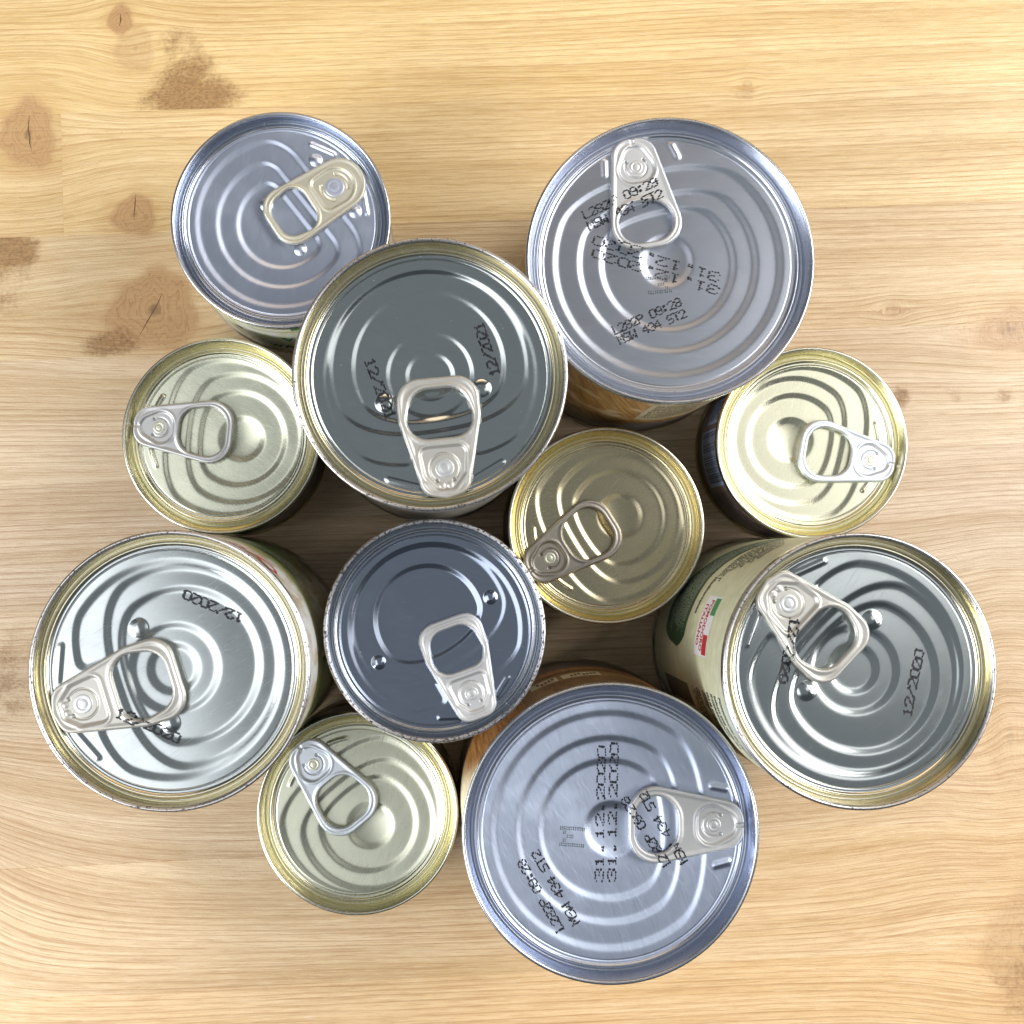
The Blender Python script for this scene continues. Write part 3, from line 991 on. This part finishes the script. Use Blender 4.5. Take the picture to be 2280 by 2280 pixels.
RIMS = dict(
    silver=metal("silver_rim", (0.62, 0.64, 0.70), 0.26, 0.04, 0, 0.05), gold=metal("pale_gold_rim", (0.74, 0.72, 0.60), 0.24, 0.04, 0, 0.05),
    worn=metal("worn_tin_rim", (0.72, 0.69, 0.66), 0.28, 0.04, 0, 0.08, worn=0.5), rusty=metal("speckled_tin_rim", (0.66, 0.66, 0.70), 0.30, 0.04, 0, 0.08, worn=1.0))
BODY = metal("tinplate_body", (0.60, 0.60, 0.58), 0.3, 0.05, 0, 0.05)
BODYG = metal("gold_tinplate_body", (0.50, 0.44, 0.24), 0.3, 0.05, 0, 0.05)

# ------------------------------------------------------------------ the cans
# x, y, radius, height in mm; lid family; turn of the lid pattern; tab (ring end -> nose, in lid radii)
CANS = {
    1: (-48.86, 106.49, 34.82, 49.89), 2: (68.19, 85.65, 42.06, 86.65), 3: (-1.24, 48.38, 36.62, 113.99), 4: (-69.43, 39.01, 32.09, 35.27),
    5: (124.03, 37.22, 31.74, 35.27), 6: (56.03, 10.05, 32.17, 35.27), 7: (-68.41, -29.46, 36.28, 116.31), 8: (0.09, -20.86, 31.3, 90.0),
    9: (112.74, -30.32, 36.62, 112.63), 10: (-24.46, -82.23, 32.27, 35.27), 11: (49.89, -77.89, 42.08, 86.65)}
SPEC = {
    1: dict(fam='C', t=38.4, tab=((-0.098, -0.045), (0.727, 0.489)), tw=0.575, riv=0.70, hole=(0.065, 0.43), hw=0.215, col=SILVER, rough=0.34, brush=0.12, ang=65,
            bump=0.10, tabm='champagne', rim='silver', paper='peas', label="silver can with champagne pull tab, nearest the big brown stain", grp="silver lidded cans"),
    2: dict(fam='S', t=105, tab=((-0.123, 0.094), (-0.257, 0.874)), tw=0.505, riv=0.738, hole=(0.065, 0.435), hw=0.19, col=SILVERL, rough=0.31, brush=0.12, ang=-10,
            bump=0.10, tabm='silver', rim='silver', paper='bread', label="large silver can between the dark grey-green lid and the bright gold barcode can", grp="silver lidded cans"),
    3: dict(fam='T', t=-81, tab=((0.04, -0.017), (0.129, -0.907)), tw=0.605, riv=0.747, hole=(0.095, 0.50), hw=0.24, col=TIN, rough=0.14, ani=0.5, brush=0.10, ang=-15,
            bump=0.07, tabm='pale', rim='worn', paper='tin', label="tall can with a dark grey-green lid stamped 12/2021", grp="tall cans with grey-green lids"),
    4: dict(fam='G', t=175, tab=((0.116, 0.026), (-0.904, 0.115)), tw=0.65, riv=0.74, hole=(0.08, 0.545), hw=0.25, col=GOLD, rough=0.25, brush=0.12, ang=-40,
            bump=0.14, tabm='silver', rim='gold', paper='black', label="small gold can with a black label, below the silver can with the champagne tab", grp="small gold cans"),
    5: dict(fam='G', t=-12.5, tab=((-0.118, -0.037), (0.884, -0.225)), tw=0.66, riv=0.74, hole=(0.08, 0.54), hw=0.25, col=GOLDP, rough=0.25, brush=0.12, ang=55,
            bump=0.10, tabm='bluish', rim='gold', paper='mauve', label="small bright gold can with a barcode on its mauve label", grp="small gold cans"),
    6: dict(fam='G', t=211.7, tab=((0.084, 0.08), (-0.797, -0.477)), tw=0.65, riv=0.745, hole=(0.08, 0.54), hw=0.25, col=GOLDB, rough=0.25, brush=0.10, ang=20,
            bump=0.08, tabm='darkened', rim='gold', paper='black', label="small dark gold can with a bronze grey pull tab, in the middle", grp="small gold cans"),
    7: dict(fam='T', t=199.3, tab=((0.055, -0.021), (-0.85, -0.316)), tw=0.60, riv=0.755, hole=(0.085, 0.49), hw=0.24, col=TIN, rough=0.22, brush=0.08, ang=10,
            bump=0.06, tabm='pale', rim='worn', paper='greenwhite', label="tall can with shining lid and red lettering on its green and white label", grp="tall cans with grey-green lids"),
    8: dict(fam='U', t=-59.9, tab=((0.09, 0.10), (0.414, -0.796)), tw=0.60, riv=0.746, hole=(0.10, 0.51), hw=0.235, col=STEEL, rough=0.15, ani=0.5, brush=0.10, ang=-15,
            bump=0.08, tabm='silver', rim='rusty', paper='tin', label="can with a dark blue-grey lid and a speckled worn rim, no printed date"),
    9: dict(fam='T', t=136.4, tab=((-0.039, 0.052), (-0.669, 0.65)), tw=0.60, riv=0.72, hole=(0.09, 0.49), hw=0.235, col=TIN, rough=0.18, ani=0.65, brush=0.10, ang=35,
            bump=0.08, tabm='pale', rim='worn', paper='cream', label="tall can with a cream label reading POMODORO ITALIANO", grp="tall cans with grey-green lids"),
    10: dict(fam='G', t=129.5, tab=((0.04, -0.131), (-0.603, 0.665)), tw=0.65, riv=0.755, hole=(0.08, 0.54), hw=0.25, col=GOLD, rough=0.29, brush=0.14, ang=65,
             bump=0.22, tabm='bluish', rim='gold', paper='black', label="small gold can with a brushed lid, left of the front large silver can", grp="small gold cans"),
    11: dict(fam='S', t=2, tab=((0.125, 0.038), (0.915, 0.034)), tw=0.52, riv=0.737, hole=(0.065, 0.435), hw=0.19, col=SILVERD, rough=0.31, brush=0.12, ang=110,
             bump=0.10, tabm='silver', rim='silver', paper='bread2', label="large silver can nearest the front edge, two rows 31.12.2020 printed across its lid", grp="silver lidded cans"),
}
TAB_LIFT = dict(S=0.55, G=0.75, T=0.95, U=0.85, C=0.65)
BUILT = {}
for k, (X, Y, R, H) in CANS.items():
    s = SPEC[k]
    root = bpy.data.objects.new("tin_can", None)
    root.empty_display_size = 0.02
    COL.objects.link(root)
    root.location = (X * MM, Y * MM, 0)
    root["label"], root["category"] = s['label'], "can"
    if 'grp' in s:
        root["group"] = s['grp']
    Rb = R - 0.75
    # body with its bottom seam
    add_obj("body", lathe("body", [(Rb - 4, 2.0), (R - 1.3, 1.6), (R - 1.1, 0.1), (R - 0.6, 0.0), (R - 0.1, 0.4), (R - 0.05, 2.4), (R - 0.3, 3.0), (Rb, 3.2),
                                    (Rb, H - 3.3)], 180), root, (BODYG if s['fam'] == 'G' else BODY,))
    lab = label_sleeve(root, Rb + 0.12, 3.6, H - 3.7, PAPER[s['paper']])
    rim = lathe("rim", [(Rb - 0.2, H - 3.4), (R - 0.3, H - 3.25), (R - 0.05, H - 2.9), (R, H - 2.5), (R, H - 0.55), (R - 0.12, H - 0.22), (R - 0.35, H - 0.05),
                        (R - 0.6, H), (R - 0.85, H - 0.06), (R - 1.08, H - 0.22), (R - 1.2, H - 0.5), (R - 1.26, H - 1.0)], 260)
    add_obj("rim", rim, root, (RIMS[s['rim']],))
    lid = Lid(s['fam'], R, s['t'])
    mk = "can%d" % k
    lidmats(mk, s['col'][0], s['col'][1], s['rough'], 0.2 if s['fam'] != 'S' else 0.28, s['brush'], s['ang'], s['bump'], s.get('ani', 0.7))
    lo = add_obj("lid", lid.mesh(), root, MET[mk])
    lo.location = (0, 0, H * MM)
    # pull tab
    (ax, ay), (bx, by) = s['tab']
    L = math.hypot(bx - ax, by - ay) * R
    tang = math.atan2(by - ay, bx - ax)
    tab = Tab(s['fam'], L, s['tw'] * R, s['riv'] * L, (s['hole'][0] * L, s['hole'][1] * L), s['hw'] * R)
    tz = lid.base + TAB_LIFT[s['fam']]
    to = add_obj("pull_tab", tab.mesh(), root, (TABM[s['tabm']],))
    to.location = (ax * R * MM, ay * R * MM, (H + tz) * MM)
    to.rotation_euler = (0, 0, tang)
    kk = tab.k
    zc = float(tab.ztop(np.array([tab.riv]), np.array([0.0]))[0])
    rr = dict(C=3.2, T=2.35, U=2.1).get(s['fam'], 1.9) * kk
    rv = lathe("rivet", [(rr + 0.14, zc - 0.12), (rr + 0.02, zc + 0.02), (rr - 0.14, zc + 0.09), (0.66 * rr, zc + 0.10), (0.60 * rr, zc + 0.04), (0.50 * rr, zc + 0.04),
                         (0.44 * rr, zc + 0.10), (0.22 * rr, zc + 0.11), (0.05, zc + 0.11)], 48)
    ro = add_obj("rivet", rv, to, (RIVM[s['fam']],))
    ro.location = (tab.riv * MM, 0, 0)

    # where ink lands: on the tab when the tab is under it, else on the lid
    def surf(x, y, lid=lid, tab=tab, ax=ax * R, ay=ay * R, tang=tang, tz=tz, H=H):
        c, sn = math.cos(tang), math.sin(tang)
        tx, ty = (x - ax) * c + (y - ay) * sn, -(x - ax) * sn + (y - ay) * c
        zl = lid.z(x, y)
        zt = tz + tab.ztop(tx, ty)
        on = tab.sdf(tx, ty) < -0.12
        on = np.repeat(on.mean(1, keepdims=True) > 0.5, x.shape[1], 1)
        return H + np.where(on, zt, zl) + 0.05
    BUILT[k] = dict(root=root, label=lab, R=R, Rl=Rb + 0.12, H=H, surf=surf, lid=lid)


def code(k, text, a, b, ang, length, height, **kw):
    B = BUILT[k]
    kw.setdefault('mat', INK)
    return print_code(B['root'], text, a * B['R'], b * B['R'], ang, length * B['R'], height * B['R'], B['surf'], **kw)


def lidpt(k, px, py):
    x, y = pix(px, py, CANS[k][3] + BUILT[k]['lid'].base)
    return (x - CANS[k][0]) / CANS[k][2], (y - CANS[k][1]) / CANS[k][2]


def code_px(k, text, p0, p1, height, **kw):
    """base line from photo point p0 to p1"""
    a0, b0 = lidpt(k, *p0)
    a1, b1 = lidpt(k, *p1)
    return code(k, text, a0, b0, math.degrees(math.atan2(b1 - b0, a1 - a0)), math.hypot(a1 - a0, b1 - b0), height, **kw)


def cp(o, sc, *q):
    return [(o[0] + x / sc, o[1] + y / sc) for x, y in q]


# grey-green lid: 12/2021 twice
code_px(3, "12/2021", *cp((640, 510), 2.972, (1408, 950), (1290, 600)), 0.070, dot=0.26)
code_px(3, "12/2021", *cp((640, 510), 2.972, (510, 870), (660, 1270)), 0.070, dot=0.26)
code_px(7, "12/2020", *cp((50, 1160), 2.8, (1370, 585), (1000, 425)), 0.062, shear=-0.15, dot=0.26)
code_px(7, "12/2020", *cp((50, 1160), 2.8, (590, 1215), (975, 1395)), 0.062, shear=-0.15, dot=0.26)
code_px(9, "12/2020", *cp((1420, 1160), 2.356, (1442, 1030), (1512, 675)), 0.062, dot=0.26)
code_px(9, "12/2020", *cp((1420, 1160), 2.356, (795, 505), (742, 855)), 0.062, dot=0.26)
for dy in (0, 75):
    code_px(2, "31.12.2020", *cp((1150, 240), 2.683, (1225 - dy * 0.1, 985 + dy * 1.05), (455 - dy * 0.05, 755 + dy * 1.05)), 0.060, dot=0.23, stretch=1.7)
code_px(2, "L282P 09:28", *cp((1150, 240), 2.683, (592, 1350), (1000, 1170)), 0.056, dot=0.21)
code_px(2, "MSW 434 ST2", *cp((1150, 240), 2.683, (620, 1410), (1030, 1240)), 0.056, dot=0.21)
code_px(2, "L282P 09:29", *cp((1150, 240), 2.683, (412, 660), (850, 465)), 0.056, dot=0.21)
code_px(2, "MSW 434 ST2", *cp((1150, 240), 2.683, (440, 725), (880, 535)), 0.056, dot=0.21)
code_px(2, "M", *cp((1150, 240), 2.683, (790, 1010), (800, 1120)), 0.15, mat=FAINT, dot=0.19, stretch=1.3, drop=0.0, dense=True)
code_px(11, "31.12.2020", *cp((1010, 1470), 2.611, (872, 1290), (886, 490)), 0.052, dot=0.23, stretch=1.7)
code_px(11, "31.12.2020", *cp((1010, 1470), 2.611, (945, 1290), (960, 470)), 0.052, dot=0.23, stretch=1.7)
code_px(11, "L282P 09:28", *cp((1010, 1470), 2.611, (640, 1560), (408, 1150)), 0.056, dot=0.21)
code_px(11, "MSW 434 ST2", *cp((1010, 1470), 2.611, (735, 1520), (490, 1100)), 0.056, dot=0.21)
code_px(11, "L282P 09:28", *cp((1010, 1470), 2.611, (1262, 1180), (1010, 790)), 0.056, dot=0.21)
code_px(11, "MSW 434 ST2", *cp((1010, 1470), 2.611, (1362, 1165), (1110, 745)), 0.056, dot=0.21)
code_px(11, "M", *cp((1010, 1470), 2.611, (752, 1085), (760, 965)), 0.15, mat=FAINT, dot=0.19, stretch=1.3, drop=0.0, dense=True)

# ------------------------------------------------------------------ printing on the labels
B = BUILT[9]
Rl, lb = B['Rl'], B['label']
cyl_patch(lb, Rl, "green_band", 98, 177, lambda t: np.interp(98 + 79 * t, [98, 112, 124, 138, 157, 170, 174.5, 177], [50, 42, 35.5, 29, 22.5, 24, 30, 44]),
          lambda t: np.interp(98 + 79 * t, [98, 114, 126, 140, 156, 171, 174.5, 177], [66, 60.8, 56.4, 54.3, 55.6, 54.7, 51, 45]), GREEN)
rows = []
for q in range(13):
    f = 0.14 + q * 0.06
    for (a0, a1, z0, z1) in word_rows(104, 171, 0, 1, 1, 40 + q, wmin=0.6, wmax=1.4):
        zz = np.interp(a0, [98, 112, 124, 138, 157, 172], [50, 42, 35.5, 29, 22.5, 26])
        zh = np.interp(a0, [98, 114, 126, 140, 156, 172], [66, 60.8, 56.4, 54.3, 55.6, 54])
        c0 = zz + (zh - zz) * f
        rows.append((a0, a1, c0, c0 + 0.9))
cyl_dashes(lb, Rl, "lettering", rows, PALE)
cyl_patch(lb, Rl, "sticker", 148.7, 177.6, 71.8, 88.6, WHITE)
cyl_patch(lb, Rl, "green_stripe", 149.8, 158.3, 82.6, 88.4, FLAGG, dr=0.10, n=12)
cyl_patch(lb, Rl, "red_stripe", 167.6, 176.8, 81.9, 87.6, RED, dr=0.10, n=12)
cyl_text(lb, Rl, "POMODORO", 151.0, 78.0, 24.5, 3.6, RED)
cyl_text(lb, Rl, "ITALIANO", 153.3, 73.2, 20.0, 3.4, RED)
cyl_text(lb, Rl, "mediterraneo", 138.5, 61.5, 20.5, 3.4, DKTXT)
cyl_text(lb, Rl, "POMODORI IN PEZZI", 193.5, 99.0, 30, 2.6, DKTXT)
cyl_text(lb, Rl, "INGREDIENTI:", 193.5, 89.0, 21, 2.6, DKTXT)
cyl_text(lb, Rl, "CONS", 193.5, 77.5, 8, 2.6, DKTXT)
dr_ = []
for z0, z1, n, sd in ((84, 88, 1, 1), (80.5, 84, 1, 2), (93.5, 97.5, 1, 3), (64, 76, 4, 4)):
    dr_ += word_rows(193.5, 222, z0, z1, n, sd, wmin=0.7, wmax=1.4)
cyl_dashes(lb, Rl, "lettering", dr_, DKTXT)
dr_ = []
for q in range(10):
    dr_ += word_rows(100 + q * 1.2, 146 - q * 2.2, 64 + q * 2.6, 66.6 + q * 2.6, 1, 20 + q, wmin=0.8, wmax=1.6)
cyl_dashes(lb, Rl, "lettering", dr_, DKTXT)
cyl_patch(lb, Rl, "dark_panel", 194, 206, 18, 56, plain("dark_grey_print", (0.16, 0.16, 0.12), 0.45), n=16)
# a torn paper tongue at the foot of the label
cyl_dashes(lb, Rl, "paper_tear", [(176.5, 182.0, 2.2, 6.0)], PAPER['cream'], dr=1.2)

B = BUILT[5]
Rl, lb = B['Rl'], B['label']
cyl_patch(lb, Rl, "barcode_panel", 170.0, 206.0, 10.0, 30.6, SKYB)
bars, a = [], 171.6
r5 = random.Random(12)
while a < 203.6:
    w = r5.choice((0.22, 0.22, 0.42, 0.62))
    bars.append((a, a + w, 12.0, 30.2))
    a += w + r5.choice((0.3, 0.3, 0.5, 0.8))
cyl_dashes(lb, Rl, "barcode", bars, NAVY)
cyl_patch(lb, Rl, "blue_panel", 150.0, 166.5, 14.5, 30.8, SKYB)
cyl_dashes(lb, Rl, "lettering", word_rows(151, 165.5, 15.5, 30, 6, 3, wmin=0.9, wmax=1.6), NAVY)
cyl_text(lb, Rl, "Quantita", 209.5, 27.6, 16, 2.2, DKTXT)
cyl_dashes(lb, Rl, "lettering", word_rows(210, 243, 8, 27, 9, 5, wmin=0.8, wmax=1.5), DKTXT)

B = BUILT[2]
Rl, lb = B['Rl'], B['label']
cyl_patch(lb, Rl, "text_panel", 264.5, 300.0, 40.0, 81.5, CREAM)
cyl_dashes(lb, Rl, "lettering", word_rows(266, 298, 46, 78, 7, 9, wmin=0.6, wmax=1.2), BROWN)

B = BUILT[11]
Rl, lb = B['Rl'], B['label']
PANEL11 = plain("tan_print", (0.30, 0.17, 0.07), 0.45)
cyl_patch(lb, Rl, "text_panel", 68.0, 124.5, 36.0, 82.0, PANEL11, n=60)
cyl_dashes(lb, Rl, "lettering", word_rows(70, 118, 60, 80, 8, 11, wmin=0.5, wmax=1.0) + word_rows(70, 118, 37.5, 43, 2, 12, wmin=0.5, wmax=1.0), BROWN)
for a0, a1 in ((106.5, 119.0), (88.0, 104.5)):
    cyl_patch(lb, Rl, "picture_box", a0, a1, 46.0, 57.0, CREAM, dr=0.1, n=14)
    cyl_dashes(lb, Rl, "picture", [(a0 + 1.5 + q * 1.7, a0 + 2.6 + q * 1.7, 48 + (q * 37 % 4), 53 + (q * 53 % 4)) for q in range(int((a1 - a0) / 1.9) - 1)], BROWN, dr=0.16)

B = BUILT[1]
Rl, lb = B['Rl'], B['label']
for ch, a0, z0, sp, hh in (("V", 266.3, 21.5, 7.0, 7.0), ("A", 274.0, 21.5, 6.0, 7.0), ("W", 256.5, 8.3, 8.0, 6.2), ("A", 264.8, 8.3, 5.8, 6.2)):
    cyl_text(lb, Rl, ch, a0, z0, sp, hh, LEAF)
cyl_dashes(lb, Rl, "leaf_print", [(274.5, 281.0, 41.5, 46.0)], LEAF)
cyl_dashes(lb, Rl, "leaf_print", [(239.5, 243.5, 25.0, 28.5)], plain("grey_print", (0.30, 0.30, 0.24)))
cyl_dashes(lb, Rl, "gold_line", [(250 + q * 3, 253 + q * 3, 38.6, 39.4) for q in range(12)], plain("ochre_print", (0.62, 0.50, 0.20)))

B = BUILT[7]
Rl, lb = B['Rl'], B['label']


def ribbon(parent, R, name, pts, w, mat, dr=0.12):
    pts = np.array(pts, float)
    t = np.linspace(0, len(pts) - 1, 10 * len(pts))
    A, Z = np.interp(t, np.arange(len(pts)), pts[:, 0]), np.interp(t, np.arange(len(pts)), pts[:, 1])
    arc = A * R * math.pi / 180
    gx, gz = np.gradient(arc), np.gradient(Z)
    gl = np.hypot(gx, gz) + 1e-9
    nx, nz = -gz / gl, gx / gl
    V = np.concatenate([on_cyl(R + dr, A + nx * w / 2 / (R * math.pi / 180), Z + nz * w / 2), on_cyl(R + dr, A - nx * w / 2 / (R * math.pi / 180), Z - nz * w / 2)])
    n = len(A)
    i = np.arange(n - 1)
    F = np.stack([i, i + n, i + n + 1, i + 1], -1)
    return add_obj(name, mesh_np(name, V, F, True), parent, (mat,))


ribbon(lb, Rl, "red_lettering", [(56, 101), (52, 106), (47, 107), (44.2, 104), (45.5, 100), (49, 98), (53, 99), (57, 103), (61, 107), (66, 108), (69, 104),
                                  (66, 99), (62, 100), (63, 105), (70, 109), (76, 107), (79, 101)], 1.1, RED)
cyl_dashes(lb, Rl, "lettering", word_rows(42, 90, 52, 68, 4, 17, wmin=0.9, wmax=2.0, fill=0.6), PALE)
cyl_dashes(lb, Rl, "lettering", word_rows(36, 52, 34, 42, 2, 19, wmin=0.9, wmax=2.0, fill=0.6), plain("dull_red_print", (0.28, 0.05, 0.04)))
